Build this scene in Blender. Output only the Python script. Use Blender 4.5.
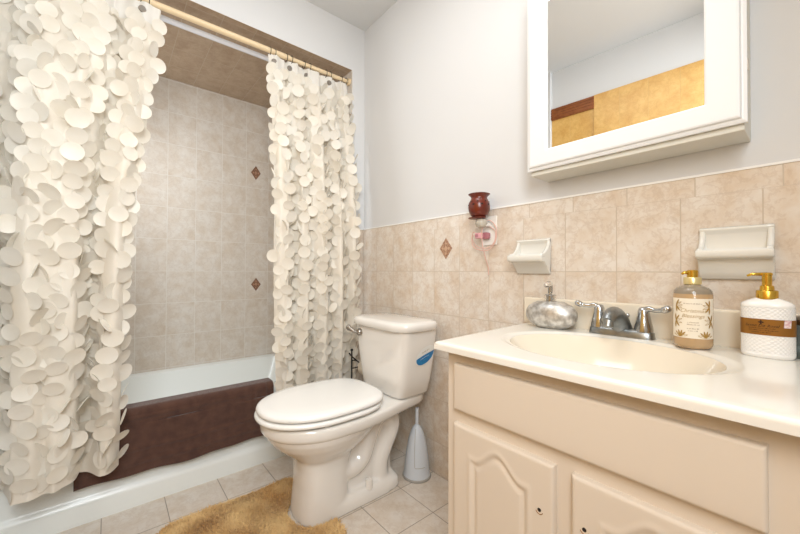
import bpy, bmesh, math, random
from mathutils import Vector, Matrix
import numpy as np
random.seed(7)
for o in list(bpy.data.objects): bpy.data.objects.remove(o)
C = bpy.context.scene.collection
SC = bpy.context.scene
PI = math.pi

# ------------------------------------------------------------------ camera
AL, PITCH, ROLL, FPX = 0.6927, 0.012, 0.0035, 349.77
CAM = Vector((1.8888, -1.2535, 1.0))
_F = Vector((-math.cos(AL), math.sin(AL), 0)); _R = Vector((math.sin(AL), math.cos(AL), 0)); _U = Vector((0, 0, 1))
CF = _F*math.cos(PITCH) + _U*math.sin(PITCH); _U2 = _U*math.cos(PITCH) - _F*math.sin(PITCH)
CR = _R*math.cos(ROLL) + _U2*math.sin(ROLL); CU = _U2*math.cos(ROLL) - _R*math.sin(ROLL)
cd = bpy.data.cameras.new('camera'); cam = bpy.data.objects.new('camera', cd); C.objects.link(cam)
cd.sensor_width = 36; cd.lens = FPX/800*36; cd.clip_start = 0.01
m = Matrix(((CR.x, CU.x, -CF.x, CAM.x), (CR.y, CU.y, -CF.y, CAM.y), (CR.z, CU.z, -CF.z, CAM.z), (0, 0, 0, 1)))
cam.matrix_world = m
SC.camera = cam

# ------------------------------------------------------------------ world, lights, exposure
w = bpy.data.worlds.new('world'); SC.world = w; w.use_nodes = True
w.node_tree.nodes['Background'].inputs[0].default_value = (0.9, 0.95, 1, 1)
w.node_tree.nodes['Background'].inputs[1].default_value = 0.2
def area(name, loc, aim, sx, sy, power, col, spread=180):
    l = bpy.data.lights.new(name, 'AREA'); l.shape = 'RECTANGLE'; l.size = sx; l.size_y = sy
    l.energy = power; l.color = col; l.spread = math.radians(spread)
    o = bpy.data.objects.new(name, l); C.objects.link(o); o.location = loc
    o.rotation_euler = (Vector(aim)-Vector(loc)).to_track_quat('-Z', 'Y').to_euler()
    return o
area('assumed_ceiling_light', (1.05, -0.70, 2.545), (1.05, -0.70, 0), 0.8, 0.40, 5.5, (0.95, 0.975, 1.0))  # unseen ceiling lamp, assumed; added as soft light over the room
area('camera_side_fill', (2.15, -1.45, 1.80), (0.1, -0.80, 0.9), 0.6, 1.1, 18, (0.87, 0.945, 1.0), 150)  # unseen soft fill added beside the camera to brighten the room
area('assumed_vanity_light', (1.5, -0.20, 2.38), (1.3, -1.5, 1.6), 0.6, 0.14, 3, (1.0, 0.96, 0.91))  # unseen lamp above the mirror cabinet, assumed from how the walls are lit
area('assumed_shower_window_light', (-0.40, -1.58, 1.60), (-0.75, -0.4, 1.15), 0.45, 0.6, 7, (0.92, 0.97, 1.0))  # added cool light; the window is only assumed from the cool tub tiles
SC.view_settings.view_transform = 'Standard'
SC.view_settings.look = 'None'
SC.view_settings.gamma = 1
SC.view_settings.use_curve_mapping = False
SC.view_settings.exposure = 0.5

# ------------------------------------------------------------------ materials
def srgb(h):
    v = [int(h[i:i+2], 16)/255 for i in (1, 3, 5)]
    return tuple((c/12.92 if c <= .04045 else ((c+.055)/1.055)**2.4) for c in v)+(1,)
def mat(name, col, rough=0.5, metal=0.0, coat=0.0, trans=0.0, ior=1.45, noise=None, bump=None, sub=0, sheen=0):
    """principled material; noise=(scale, colour2, sharpness), bump=(scale, strength)"""
    M = bpy.data.materials.new(name); M.use_nodes = True
    nt = M.node_tree; b = nt.nodes['Principled BSDF']
    c = srgb(col) if isinstance(col, str) else col
    b.inputs['Base Color'].default_value = c
    b.inputs['Roughness'].default_value = rough; b.inputs['Metallic'].default_value = metal
    b.inputs['Coat Weight'].default_value = coat; b.inputs['Transmission Weight'].default_value = trans
    b.inputs['IOR'].default_value = ior; b.inputs['Coat Roughness'].default_value = 0.08
    if sub: b.inputs['Subsurface Weight'].default_value = sub; b.inputs['Subsurface Scale'].default_value = .01
    if sheen: b.inputs['Sheen Weight'].default_value = sheen
    geo = nt.nodes.new('ShaderNodeNewGeometry')
    if noise:
        n = nt.nodes.new('ShaderNodeTexNoise'); n.inputs['Scale'].default_value = noise[0]; n.inputs['Detail'].default_value = 4
        nt.links.new(geo.outputs['Position'], n.inputs['Vector'])
        r = nt.nodes.new('ShaderNodeValToRGB'); s = noise[2]
        r.color_ramp.elements[0].position = .5-s; r.color_ramp.elements[1].position = .5+s
        r.color_ramp.elements[0].color = c; r.color_ramp.elements[1].color = srgb(noise[1])
        nt.links.new(n.outputs['Fac'], r.inputs['Fac']); nt.links.new(r.outputs['Color'], b.inputs['Base Color'])
    if bump:
        n = nt.nodes.new('ShaderNodeTexNoise'); n.inputs['Scale'].default_value = bump[0]; n.inputs['Detail'].default_value = 3
        nt.links.new(geo.outputs['Position'], n.inputs['Vector'])
        u = nt.nodes.new('ShaderNodeBump'); u.inputs['Strength'].default_value = bump[1]; u.inputs['Distance'].default_value = .003
        nt.links.new(n.outputs['Fac'], u.inputs['Height']); nt.links.new(u.outputs['Normal'], b.inputs['Normal'])
    return M
def tile_mat(name, ua, va, u0, v0, tw, th, base, blotch, vein, grout, rough=.3, mortar=.003, nscale=13):
    """grid of marbled tiles; ua / va are the world axes 0..2 along and up the surface"""
    M = bpy.data.materials.new(name); M.use_nodes = True
    nt = M.node_tree; N = nt.nodes; L = nt.links; b = N['Principled BSDF']
    geo = N.new('ShaderNodeNewGeometry'); sp = N.new('ShaderNodeSeparateXYZ'); L.new(geo.outputs['Position'], sp.inputs[0])
    def add(sock, v):
        a = N.new('ShaderNodeMath'); a.operation = 'ADD'; a.inputs[1].default_value = v; L.new(sock, a.inputs[0]); return a.outputs[0]
    cb = N.new('ShaderNodeCombineXYZ')
    L.new(add(sp.outputs[ua], -u0+tw*40), cb.inputs[0]); L.new(add(sp.outputs[va], -v0+th*40), cb.inputs[1])
    br = N.new('ShaderNodeTexBrick'); br.offset = 0; br.squash = 1
    L.new(cb.outputs[0], br.inputs['Vector'])
    br.inputs['Scale'].default_value = 1; br.inputs['Mortar Size'].default_value = mortar/2; br.inputs['Mortar Smooth'].default_value = .3
    br.inputs['Brick Width'].default_value = tw; br.inputs['Row Height'].default_value = th
    br.inputs['Color1'].default_value = (0, 0, 0, 1); br.inputs['Color2'].default_value = (1, 1, 1, 1); br.inputs['Mortar'].default_value = (.5, .5, .5, 1)
    # each tile gets its own bit of marble
    off = N.new('ShaderNodeVectorMath'); off.operation = 'MULTIPLY_ADD'
    L.new(br.outputs['Color'], off.inputs[0]); off.inputs[1].default_value = (7, 5, 3); L.new(geo.outputs['Position'], off.inputs[2])
    n1 = N.new('ShaderNodeTexNoise'); n1.inputs['Scale'].default_value = nscale; n1.inputs['Detail'].default_value = 6; n1.inputs['Roughness'].default_value = .62
    n1.inputs['Distortion'].default_value = .3
    L.new(off.outputs[0], n1.inputs['Vector'])
    r1 = N.new('ShaderNodeValToRGB'); L.new(n1.outputs['Fac'], r1.inputs['Fac'])
    r1.color_ramp.elements[0].position = .38; r1.color_ramp.elements[0].color = srgb(base)
    r1.color_ramp.elements[1].position = .72; r1.color_ramp.elements[1].color = srgb(blotch)
    n2 = N.new('ShaderNodeTexNoise'); n2.inputs['Scale'].default_value = nscale*1.5; n2.inputs['Detail'].default_value = 8; n2.inputs['Roughness'].default_value = .68; n2.inputs['Distortion'].default_value = .35
    L.new(off.outputs[0], n2.inputs['Vector'])
    r2 = N.new('ShaderNodeValToRGB'); L.new(n2.outputs['Fac'], r2.inputs['Fac'])
    e = r2.color_ramp.elements; e[0].position = .455; e[0].color = (0, 0, 0, 1); e[1].position = .5; e[1].color = (.30, .30, .30, 1)
    k = e.new(.545); k.color = (0, 0, 0, 1)
    mx = N.new('ShaderNodeMix'); mx.data_type = 'RGBA'; L.new(r2.outputs['Color'], mx.inputs[0]); L.new(r1.outputs['Color'], mx.inputs[6]); mx.inputs[7].default_value = srgb(vein)
    mg = N.new('ShaderNodeMix'); mg.data_type = 'RGBA'; L.new(br.outputs['Fac'], mg.inputs[0]); L.new(mx.outputs[2], mg.inputs[6]); mg.inputs[7].default_value = srgb(grout)
    L.new(mg.outputs[2], b.inputs['Base Color'])
    inv = N.new('ShaderNodeMath'); inv.operation = 'SUBTRACT'; inv.inputs[0].default_value = 1; L.new(br.outputs['Fac'], inv.inputs[1])
    bu = N.new('ShaderNodeBump'); bu.inputs['Strength'].default_value = .5; bu.inputs['Distance'].default_value = .002
    L.new(inv.outputs[0], bu.inputs['Height']); L.new(bu.outputs['Normal'], b.inputs['Normal'])
    b.inputs['Roughness'].default_value = rough
    return M

TB, TBL, TV, TG = '#e3dacf', '#d3bea7', '#b79c84', '#c9b9a7'
M = {}
M['paint'] = mat('wall_paint', '#dad9d8', .55, bump=(120, .06))
M['ceiling'] = mat('ceiling_paint', '#dcdcdb', .7)
M['tileA'] = tile_mat('marbled_wall_tile', 0, 2, -.0085, 1.0, .1641, .211, TB, TBL, TV, TG)
M['tileBorder'] = tile_mat('marbled_border_tile', 0, 2, .0, 1.211-.3, .1665, .6, TB, TBL, TV, TG)
M['tileW'] = tile_mat('marbled_wall_tile_strip', 1, 2, -.164, 1.0, .1641, .211, TB, TBL, TV, TG)
M['tileS'] = tile_mat('shower_wall_tile', 1, 2, -1.1288, .785, .1641, .211, '#d8d0c6', '#cbbba9', '#b8a797', '#e0dbd3')
M['tileE'] = tile_mat('shower_end_tile', 0, 2, -.865, .785, .1641, .211, '#d8d0c6', '#cbbba9', '#b8a797', '#e0dbd3')
M['tileC'] = tile_mat('shaded_shower_ceiling_tile', 0, 1, -.04, -.985, .2115, .16, '#b9a28a', '#a58b71', '#947a63', '#b9a994')  # browner than the wall tile: the ceiling's shade is put into its colour
M['tileF'] = tile_mat('floor_tile', 0, 1, .017, 0, .209, .2115, '#d9d0c5', '#cbbba9', '#baa591', '#9a8d80', .35, .004, 14)
M['tileG'] = tile_mat('golden_wall_tile', 0, 2, .19, .14, .164, .427, '#dfb266', '#cc9848', '#bb8a40', '#d8ae68', .35)
M['white_trim'] = mat('white_caulk', '#f3f1ee', .45)
M['porcelain'] = mat('bone_porcelain', '#ebe6df', .12, coat=.6)
M['tub'] = mat('tub_enamel', '#e9ebe7', .28, coat=.2)
M['seat'] = mat('seat_plastic', '#f3f1ed', .22, coat=.3)
M['chrome'] = mat('worn_chrome', '#c2c4c6', .16, 1.0)
M['old_chrome'] = mat('limescaled_chrome', '#a3a6a6', .36, 1.0, noise=(60, '#8d9090', .2))
M['brushed'] = mat('brushed_nickel', '#a9a29a', .28, 1.0)
M['counter'] = mat('cultured_marble', '#f1ede5', .16, coat=.4, noise=(5, '#ece6da', .25))
M['basin'] = mat('basin_marble', '#e8dcc8', .18, coat=.4)
M['cabinet'] = mat('cream_cabinet_paint', '#e2d4c3', .42, bump=(90, .04))
M['cabpaint'] = mat('white_cabinet_paint', '#ececec', .35)
M['cabshell'] = mat('offwhite_cabinet_shell', '#e2dfd6', .5, noise=(8, '#dcd8cc', .2))
M['mirror'] = mat('mirror_silver', (.93, .94, .94, 1), .0, 1.0)
M['black'] = mat('black_metal', '#221f1d', .4, .5)
M['dark'] = mat('dark_hole', '#1d130d', .7)
M['soapdish'] = mat('ivory_ceramic', '#e6e3db', .14, coat=.6)
M['maroon'] = mat('maroon_glazed_clay', '#7a2e1c', .3, coat=.25, noise=(25, '#5a1f12', .3))
M['plate'] = mat('outlet_plastic', '#f0ece6', .35)
M['pink'] = mat('pink_plastic', '#e3a9b0', .4)
M['mauve'] = mat('mauve_plastic', '#b2757e', .35)
M['cord'] = mat('pale_pink_cord', '#e8bdb0', .5)
M['bulbglass'] = mat('frosted_warmer_glass', '#e4dccd', .2, trans=.35)
M['silver'] = mat('mottled_silver_leaf', '#e4e2de', .42, .75, noise=(55, '#aca7a0', .16), bump=(90, .12))
M['clear'] = mat('clear_plastic', '#f4f1ec', .06, trans=.95, ior=1.4)
M['amber'] = mat('amber_soap', '#dcb98c', .1, trans=.35, ior=1.35, coat=.6)
M['shoulder'] = mat('clear_bottle_shoulder', '#dcc9ae', .06, trans=.6, ior=1.3, coat=.5)
M['label'] = mat('cream_paper_label', '#efe5d3', .55)
M['goldink'] = mat('gold_ink', '#b08c48', .45, .3)
M['paleink'] = mat('pale_gold_ink', '#b3965f', .5)
M['greyink'] = mat('taupe_ink', '#b3a18a', .6)
M['goldcollar'] = mat('pale_gold_collar', '#e2d19a', .3, .6)
M['gold'] = mat('polished_gold', '#dcb550', .26, 1.0)
M['whiteceramic'] = mat('white_ceramic', '#f3f1ee', .25, coat=.4)
M['bronze'] = mat('bronze_band', '#9a6a2e', .35, .5)
M['brownink'] = mat('dark_brown_ink', '#2b1508', .6)
M['pricetag'] = mat('price_sticker', '#ecdcd8', .6, noise=(160, '#d9a9ae', .1))
M['jar'] = mat('grey_glass', '#8d9692', .08, trans=.5, coat=.5)
M['brush'] = mat('pale_blue_plastic', '#cdd3da', .32)
M['brushbase'] = mat('grey_plastic', '#a8a49e', .4)
M['blue'] = mat('blue_sticker', '#1f6aa8', .35, noise=(60, '#2a86b8', .2))
M['stickerwhite'] = mat('white_sticker', '#e6e5e0', .4)
M['bathmat'] = mat('brown_terry', '#4a2f25', .95, noise=(28, '#5a3c2f', .2), bump=(700, .6), sheen=.3)
M['rod'] = mat('cream_rod', '#ead2ab', .28, coat=.3)
M['whiterod'] = mat('white_rod', '#e3e4ea', .25, coat=.3)
M['wood'] = mat('brown_casing_wood', '#84471d', .4, noise=(30, '#99592a', .2))
M['paperroll'] = mat('toilet_paper', '#efe4d2', .8)
M['diamond'] = mat('brown_tile_inset', '#8b6147', .35, noise=(220, '#bd977b', .08))
M['diamonddark'] = mat('dark_brown_tile_inset', '#6e4936', .4, noise=(220, '#94705a', .08))
M['diamondpale'] = mat('pale_inset_pattern', '#c5a184', .4)
def fabric(name, col, col2, tr):
    X = mat(name, col, .42, noise=(9, col2, .22), sheen=.2)
    nt = X.node_tree; b = nt.nodes['Principled BSDF']; out = nt.nodes['Material Output']
    t = nt.nodes.new('ShaderNodeBsdfTranslucent'); t.inputs[0].default_value = srgb(col)
    mx = nt.nodes.new('ShaderNodeMixShader'); mx.inputs[0].default_value = tr*.6
    nt.links.new(b.outputs[0], mx.inputs[1]); nt.links.new(t.outputs[0], mx.inputs[2]); nt.links.new(mx.outputs[0], out.inputs[0])
    return X
M['petal'] = fabric('ivory_satin_petal', '#f3eee4', '#ece3d3', .25)
M['curtain'] = fabric('ivory_curtain_cloth', '#f1eade', '#ebe0cf', .3)
M['header'] = fabric('white_curtain_header', '#f1ede6', '#eae3d8', .2)
# golden shag: colour patches that belong to the rug
RG = mat('golden_shag', '#ecca90', .9, noise=(9, '#c4955a', .2), sheen=.2); M['rug'] = RG

# ------------------------------------------------------------------ helpers
def origin(o):
    v = Vector((0, 0, 0))
    while o is not None: v += o.location; o = o.parent
    return v
def link(name, me, material, parent=None, smooth=True):
    o = bpy.data.objects.new(name, me); C.objects.link(o)
    if material: me.materials.append(material)
    if parent is not None:
        o.parent = parent; me.transform(Matrix.Translation(-origin(parent)))
    if smooth:
        for p in me.polygons: p.use_smooth = True
    return o
def obj(name, bm, material, parent=None, smooth=False, bevel=0, seg=2):
    bmesh.ops.recalc_face_normals(bm, faces=bm.faces)
    me = bpy.data.meshes.new(name); bm.to_mesh(me); bm.free()
    o = link(name, me, material, parent, smooth)
    if bevel:
        b = o.modifiers.new('bevel', 'BEVEL'); b.width = bevel; b.segments = seg; b.limit_method = 'ANGLE'; b.angle_limit = math.radians(40)
    return o
def auto(o, ang=40):
    """smooth shading with sharp edges kept"""
    me = o.data; bm = bmesh.new(); bm.from_mesh(me)
    for e in bm.edges:
        if len(e.link_faces) == 2 and e.calc_face_angle(0) > math.radians(ang): e.smooth = False
    for f in bm.faces: f.smooth = True
    bm.to_mesh(me); bm.free(); return o
def tag(o, label, cat, group=None, kind=None):
    o['label'] = label; o['category'] = cat
    if group: o['group'] = group
    if kind: o['kind'] = kind
    return o
def thing(name, loc, label, cat, group=None):
    o = bpy.data.objects.new(name, None); C.objects.link(o); o.location = loc; o.empty_display_size = .05
    return tag(o, label, cat, group)
def struct(o): o['kind'] = 'structure'; return o
def NB(): return bmesh.new()
def box(bm, x0, x1, y0, y1, z0, z1):
    v = [bm.verts.new((x, y, z)) for z in (z0, z1) for x, y in ((x0, y0), (x1, y0), (x1, y1), (x0, y1))]
    for f in ((0, 1, 2, 3), (4, 5, 6, 7), (0, 1, 5, 4), (1, 2, 6, 5), (2, 3, 7, 6), (3, 0, 4, 7)): bm.faces.new([v[i] for i in f])
    return bm
def bx(*a): return box(NB(), *a)
def loft(bm, rings, cap0=True, cap1=True, closed=True):
    R = [[bm.verts.new(p) for p in r] for r in rings]; n = len(R[0])
    for a, b in zip(R, R[1:]):
        for i in range(n if closed else n-1):
            j = (i+1) % n; bm.faces.new((a[i], a[j], b[j], b[i]))
    if cap0: bm.faces.new(R[0][::-1])
    if cap1: bm.faces.new(R[-1])
    return bm
def sring(cx, cy, z, a, b, e=2.0, n=40, bback=None):
    """superellipse ring in a horizontal plane (b towards -y, bback towards +y)"""
    out = []
    for i in range(n):
        t = 2*PI*i/n; c, s = math.cos(t), math.sin(t)
        bb = b if s < 0 or bback is None else bback
        out.append((cx+a*math.copysign(abs(c)**(2/e), c), cy+bb*math.copysign(abs(s)**(2/e), s), z))
    return out
def lathe(bm, cx, cy, prof, n=32, sy=1.0, e=2.0, caps=True):
    return loft(bm, [sring(cx, cy, z, max(r, 1e-4), max(r*sy, 1e-4), e, n) for r, z in prof], caps, caps)
def tube(bm, pts, rad, n=10, caps=True):
    pts = [Vector(p) for p in pts]; k = len(pts)
    rad = rad if isinstance(rad, (list, tuple)) else [rad]*k
    rings = []; up = None
    for i, p in enumerate(pts):
        t = (pts[min(i+1, k-1)]-pts[max(i-1, 0)]).normalized()
        if up is None:
            up = Vector((0, 0, 1)) if abs(t.z) < .9 else Vector((1, 0, 0))
        s = t.cross(up).normalized(); up = s.cross(t).normalized()
        rings.append([p+(s*math.cos(2*PI*j/n)+up*math.sin(2*PI*j/n))*rad[i] for j in range(n)])
    return loft(bm, rings, caps, caps)
def spline(P, n=8, closed=False):
    P = [Vector(p) for p in P]; out = []; k = len(P)
    for i in range(k if closed else k-1):
        g = (lambda j: P[j % k]) if closed else (lambda j: P[max(0, min(k-1, j))])
        a, b, c, d = g(i-1), g(i), g(i+1), g(i+2)
        for j in range(n):
            t = j/n; out.append(.5*((2*b)+(c-a)*t+(2*a-5*b+4*c-d)*t*t+(3*b-a-3*c+d)*t**3))
    if not closed: out.append(P[-1])
    return out
def rotbm(bm, ang, axis, cen):
    bmesh.ops.rotate(bm, verts=bm.verts, cent=cen, matrix=Matrix.Rotation(ang, 3, axis)); return bm
def text_mesh(txt, size, fn, shear=0.0, name='lettering', material=None, parent=None, align='CENTER', off=0.0):
    """flat lettering whose (u, v) is mapped onto a surface by fn"""
    cu = bpy.data.curves.new('lettering', 'FONT'); cu.body = txt; cu.size = size; cu.shear = shear; cu.align_x = align; cu.resolution_u = 3; cu.offset = off
    t = bpy.data.objects.new('lettering', cu); C.objects.link(t)
    dg = bpy.context.evaluated_depsgraph_get(); me = bpy.data.meshes.new_from_object(t.evaluated_get(dg))
    bpy.data.objects.remove(t); bpy.data.curves.remove(cu)
    for v in me.vertices: v.co = fn(v.co.x, v.co.y)
    me.materials.clear()
    return link(name, me, material, parent, False)
def fine_print(width, h, fn, seed, name='fine_print', material=None, parent=None):
    """a row of print too small to read: little blocks of ink"""
    rng = random.Random(seed); bm = NB(); u = -width/2
    while u < width/2:
        a = h*rng.uniform(.3, .75); k = h*rng.choice((.7, .7, 1))
        bm.faces.new([bm.verts.new(fn(x, y)) for x, y in ((u, 0), (u+a, 0), (u+a, k), (u, k))])
        u += a+h*rng.choice((.3, .3, .3, .8))
    return obj(name, bm, material, parent)
def project(p):
    v = Vector(p)-CAM; z = v.dot(CF)
    if z <= .05: return None
    return 400+FPX*v.dot(CR)/z, 267-FPX*v.dot(CU)/z, z

# ------------------------------------------------------------------ the room
HZ, CZ = 2.272, 2.56          # header underside, ceiling
JY, LY = -.087, -1.62         # right and left jamb of the tub opening
struct(obj('floor', bx(0, 2.45, -2.0, .1, -.1, 0), M['tileF']))
struct(obj('ceiling', bx(-.1, 2.45, -2.0, .1, CZ, CZ+.1), M['ceiling']))
wr = struct(obj('wall_right', bx(-.1, 2.45, .008, .1, 0, CZ), M['paint']))
struct(obj('wall_right_tile', bx(0, 2.35, 0, .008, 0, 1.2105), M['tileA']))
struct(obj('wall_right_border', bx(0, 2.35, 0, .008, 1.2105, 1.264), M['tileBorder']))
struct(obj('trim_1', bx(0, 2.35, -.003, .008, 1.264, 1.270), M['white_trim']))
bm = NB()
box(bm, -.1, 0, -2.0, .008, HZ, CZ); box(bm, -.1, 0, JY+.004, .008, 0, HZ); box(bm, -.1, 0, -2.0, LY-.004, 0, HZ)
struct(obj('wall_left', bm, M['paint']))
struct(obj('wall_left_tile', bx(0, .003, JY+.001, 0, 0, 1.264), M['tileW']))
struct(obj('trim_2', bx(0, .005, JY+.001, 0, 1.264, 1.270), M['white_trim']))
struct(obj('wall_shower_back', bx(-.97, -.865, LY-.1, JY+.1, 0, HZ), M['tileS']))
struct(obj('wall_shower_right', bx(-.865, -.0005, JY, JY+.004, 0, HZ), M['tileE']))
struct(obj('wall_shower_left', bx(-.865, -.0005, LY-.004, LY, 0, HZ), M['tileE']))
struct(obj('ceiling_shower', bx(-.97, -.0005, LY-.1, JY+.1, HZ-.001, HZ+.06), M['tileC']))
struct(obj('wall_side', bx(2.35, 2.45, -2.0, .1, 0, CZ), M['paint']))
# wall behind the camera, seen in the mirror
def slanted(x0, x1, z0, z1, front):
    p = lambda x: -1.655-(x-.545)*.0727
    bm = NB(); f = Vector((.0725, .997, 0))*front
    v = []
    for z in (z0, z1):
        for x, k in ((x0, 0), (x1, 0), (x1, 1), (x0, 1)):
            v.append(bm.verts.new((x+(f.x if k else 0), p(x)+(f.y if k else -.02), z)))
    for q in ((0, 1, 2, 3), (4, 5, 6, 7), (0, 1, 5, 4), (1, 2, 6, 5), (2, 3, 7, 6), (3, 0, 4, 7)): bm.faces.new([v[i] for i in q])
    return bm
struct(obj('wall_near', slanted(.5, 2.45, 0, CZ, 0), M['paint']))
struct(obj('wall_near_tile', slanted(.85, 2.35, 0, 2.272, .012), M['tileG']))
struct(obj('wall_return', bx(0, .545, -1.99, -1.625, 0, CZ), M['paint']))
d1 = struct(obj('door_1', slanted(.547, .849, 0, 2.18, .004), M['tileG']))
bm = slanted(.547, .849, 2.18, 2.268, .016)
cs = obj('door_casing', bm, M['wood'], d1)
bm = NB()
for k in range(4):
    z = 2.188+k*.02
    q = slanted(.547, .849, z, z+.009, .021); me = bpy.data.meshes.new('t'); q.to_mesh(me); q.free(); bm.from_mesh(me); bpy.data.meshes.remove(me)
obj('casing_reeding', bm, M['wood'], cs)
# diamond insets set into the wall tile
def diamond(pt, n, u, hw, hh, mbase, mpat, parent):
    pt, n, u = Vector(pt), Vector(n), Vector(u); z = Vector((0, 0, 1))
    bm = NB()
    lo = [pt-n*.002+u*hw*a+z*hh*b for a, b in ((1, 0), (0, 1), (-1, 0), (0, -1))]
    loft(bm, [lo, [p+n*.0032 for p in lo]])
    d = obj('diamond_inset', bm, mbase, parent)
    bm = NB()
    for cxy, s in (((0, 0), .3), ((0, .48), .16), ((0, -.48), .16), ((.48, 0), .16), ((-.48, 0), .16)):
        lo = [pt+n*.001+u*hw*(cxy[0]+s*a)+z*hh*(cxy[1]+s*b) for a, b in ((1, 0), (0, 1), (-1, 0), (0, -1))]
        loft(bm, [lo, [p+n*.0008 for p in lo]])
    obj('inset_pattern', bm, mpat, d)
wt = bpy.data.objects['wall_right_tile']; ws = bpy.data.objects['wall_shower_back']
diamond((.727, 0, 1.111), (0, -1, 0), (1, 0, 0), .040, .052, M['diamond'], M['diamondpale'], wt)
diamond((-.865, -.402, 1.746), (1, 0, 0), (0, 1, 0), .036, .054, M['diamonddark'], M['diamond'], ws)
diamond((-.865, -.395, .896), (1, 0, 0), (0, 1, 0), .036, .050, M['diamonddark'], M['diamond'], ws)

# ------------------------------------------------------------------ bathtub
tub = thing('bathtub', (-.43, -.85, 0), 'white enamel bathtub set in the tiled alcove behind the curtains', 'bathtub')
def rrect(x0, x1, y0, y1, z, r, n=6, tilt=0.0):
    out = []
    for cx, cy, a0 in ((x1-r, y1-r, 0), (x0+r, y1-r, 90), (x0+r, y0+r, 180), (x1-r, y0+r, 270)):
        for i in range(n+1):
            a = math.radians(a0+90*i/n); x = cx+r*math.cos(a)
            out.append((x, cy+r*math.sin(a), z-tilt*max(0, min(1, (x1-x)/.8))))
    return out
X0, Y0, Y1 = -.862, LY+.003, JY-.003
bm = NB()
loft(bm, [rrect(X0, 0.0, Y0, Y1, .0, .006), rrect(X0, 0.0, Y0, Y1, .36, .006, tilt=.03), rrect(X0, -.008, Y0, Y1, .378, .012, tilt=.03),
          rrect(X0, -.02, Y0, Y1, .382, .012, tilt=.03),
          rrect(X0+.05, -.075, Y0+.09, Y1-.09, .380, .12, tilt=.03), rrect(X0+.062, -.09, Y0+.105, Y1-.105, .366, .12, tilt=.02),
          rrect(X0+.10, -.13, Y0+.17, Y1-.16, .16, .13), rrect(X0+.14, -.17, Y0+.22, Y1-.2, .10, .12), rrect(X0+.2, -.23, Y0+.28, Y1-.26, .085, .1)])
auto(obj('tub_shell', bm, M['tub'], tub), 50)
# apron with a stepped skirt along the floor
prof = [(0.0, .374), (.006, .368), (.008, .34), (.008, .105), (.014, .092), (.024, .084), (.028, .07), (.028, .0), (0.0, .0)]
bm = NB(); loft(bm, [[(x, y, z) for x, z in prof] for y in (Y0, Y1)])
auto(obj('apron', bm, M['tub'], tub), 50)

# brown mat draped over the tub rim
def mat_profile(s):            # s: arc length from the front bottom edge, up, over the rim and inside
    up = .255
    if s < up: return (.018+.012*(1-s/up)**2, .142+s)
    s2 = s-up; r = .02
    if s2 < PI/2*r:
        a = s2/r; return (-.002+r*math.cos(a), .142+up+r*math.sin(a)-.013)
    s3 = s2-PI/2*r
    if s3 < .055: return (-.002-s3, .142+up+r-.013)
    s4 = s3-.055; return (-.057-s4*.45, .142+up+r-.013-s4*.9)
bm = NB(); nu, nv = 230, 120; grid = []
for i in range(nu+1):
    u = i/nu; y = -1.352+u*(.775); row = []
    for j in range(nv+1):
        v = j/nv; s = v*.42; x, z = mat_profile(s)
        if z < .34:
            z += (.34-z)/.2*(.005*math.sin(9*u+.6)+.003*math.sin(23*u))
            x += .004*math.sin(13*u+4*v)+.003
        # stitched panels: two nested rectangles pressed into the pile
        g = 0
        for mgn in (.045, .10):
            du = min(u*.775-mgn, .775-mgn-u*.775); dv = min(s-mgn, .33-mgn-s) if mgn < .2 else 1
            dd = min(du, dv)
            g = max(g, math.exp(-(dd/.007)**2))
        if x > 0: x += .003*g
        row.append(bm.verts.new((x, y, z)))
    grid.append(row)
for i in range(nu):
    for j in range(nv): bm.faces.new((grid[i][j], grid[i+1][j], grid[i+1][j+1], grid[i][j+1]))
mo = obj('bath_mat', bm, M['bathmat'], None, True)
sm = mo.modifiers.new('thickness', 'SOLIDIFY'); sm.thickness = .009; sm.offset = 1
tag(mo, 'dark brown terry bath mat hung over the bathtub rim', 'bath mat')

# ------------------------------------------------------------------ curtain rods
rd = thing('curtain_rod', (-.03, -.85, 2.205), 'cream shower curtain rod carrying the petal curtains', 'curtain rod')
bm = NB(); tube(bm, [(-.03, LY+.004, 2.205), (-.03, -.48, 2.205)], .0145, 20); auto(obj('rod_tube', bm, M['rod'], rd))
bm = NB(); tube(bm, [(-.03, -.50, 2.205), (-.03, JY-.004, 2.205)], .0115, 20); auto(obj('inner_tube', bm, M['rod'], rd))
for y0, y1 in ((JY-.014, JY-.001), (LY+.001, LY+.014)):
    bm = NB(); tube(bm, [(-.03, y0, 2.205), (-.03, y1, 2.205)], .022, 20); auto(obj('end_cap', bm, M['rod'], rd))
RZ2 = 2.197
r2 = thing('tension_rod', (-.10, -.85, RZ2), 'thin white tension rod behind the cream curtain rod', 'curtain rod')
bm = NB(); tube(bm, [(-.10, LY+.004, RZ2), (-.10, JY-.004, RZ2)], .0135, 20); auto(obj('rod_tube', bm, M['whiterod'], r2))
for y0, y1 in ((JY-.012, JY-.001), (LY+.001, LY+.012)):
    bm = NB(); tube(bm, [(-.10, y0, RZ2), (-.10, y1, RZ2)], .019, 20); auto(obj('end_cap', bm, M['whiterod'], r2))

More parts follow.
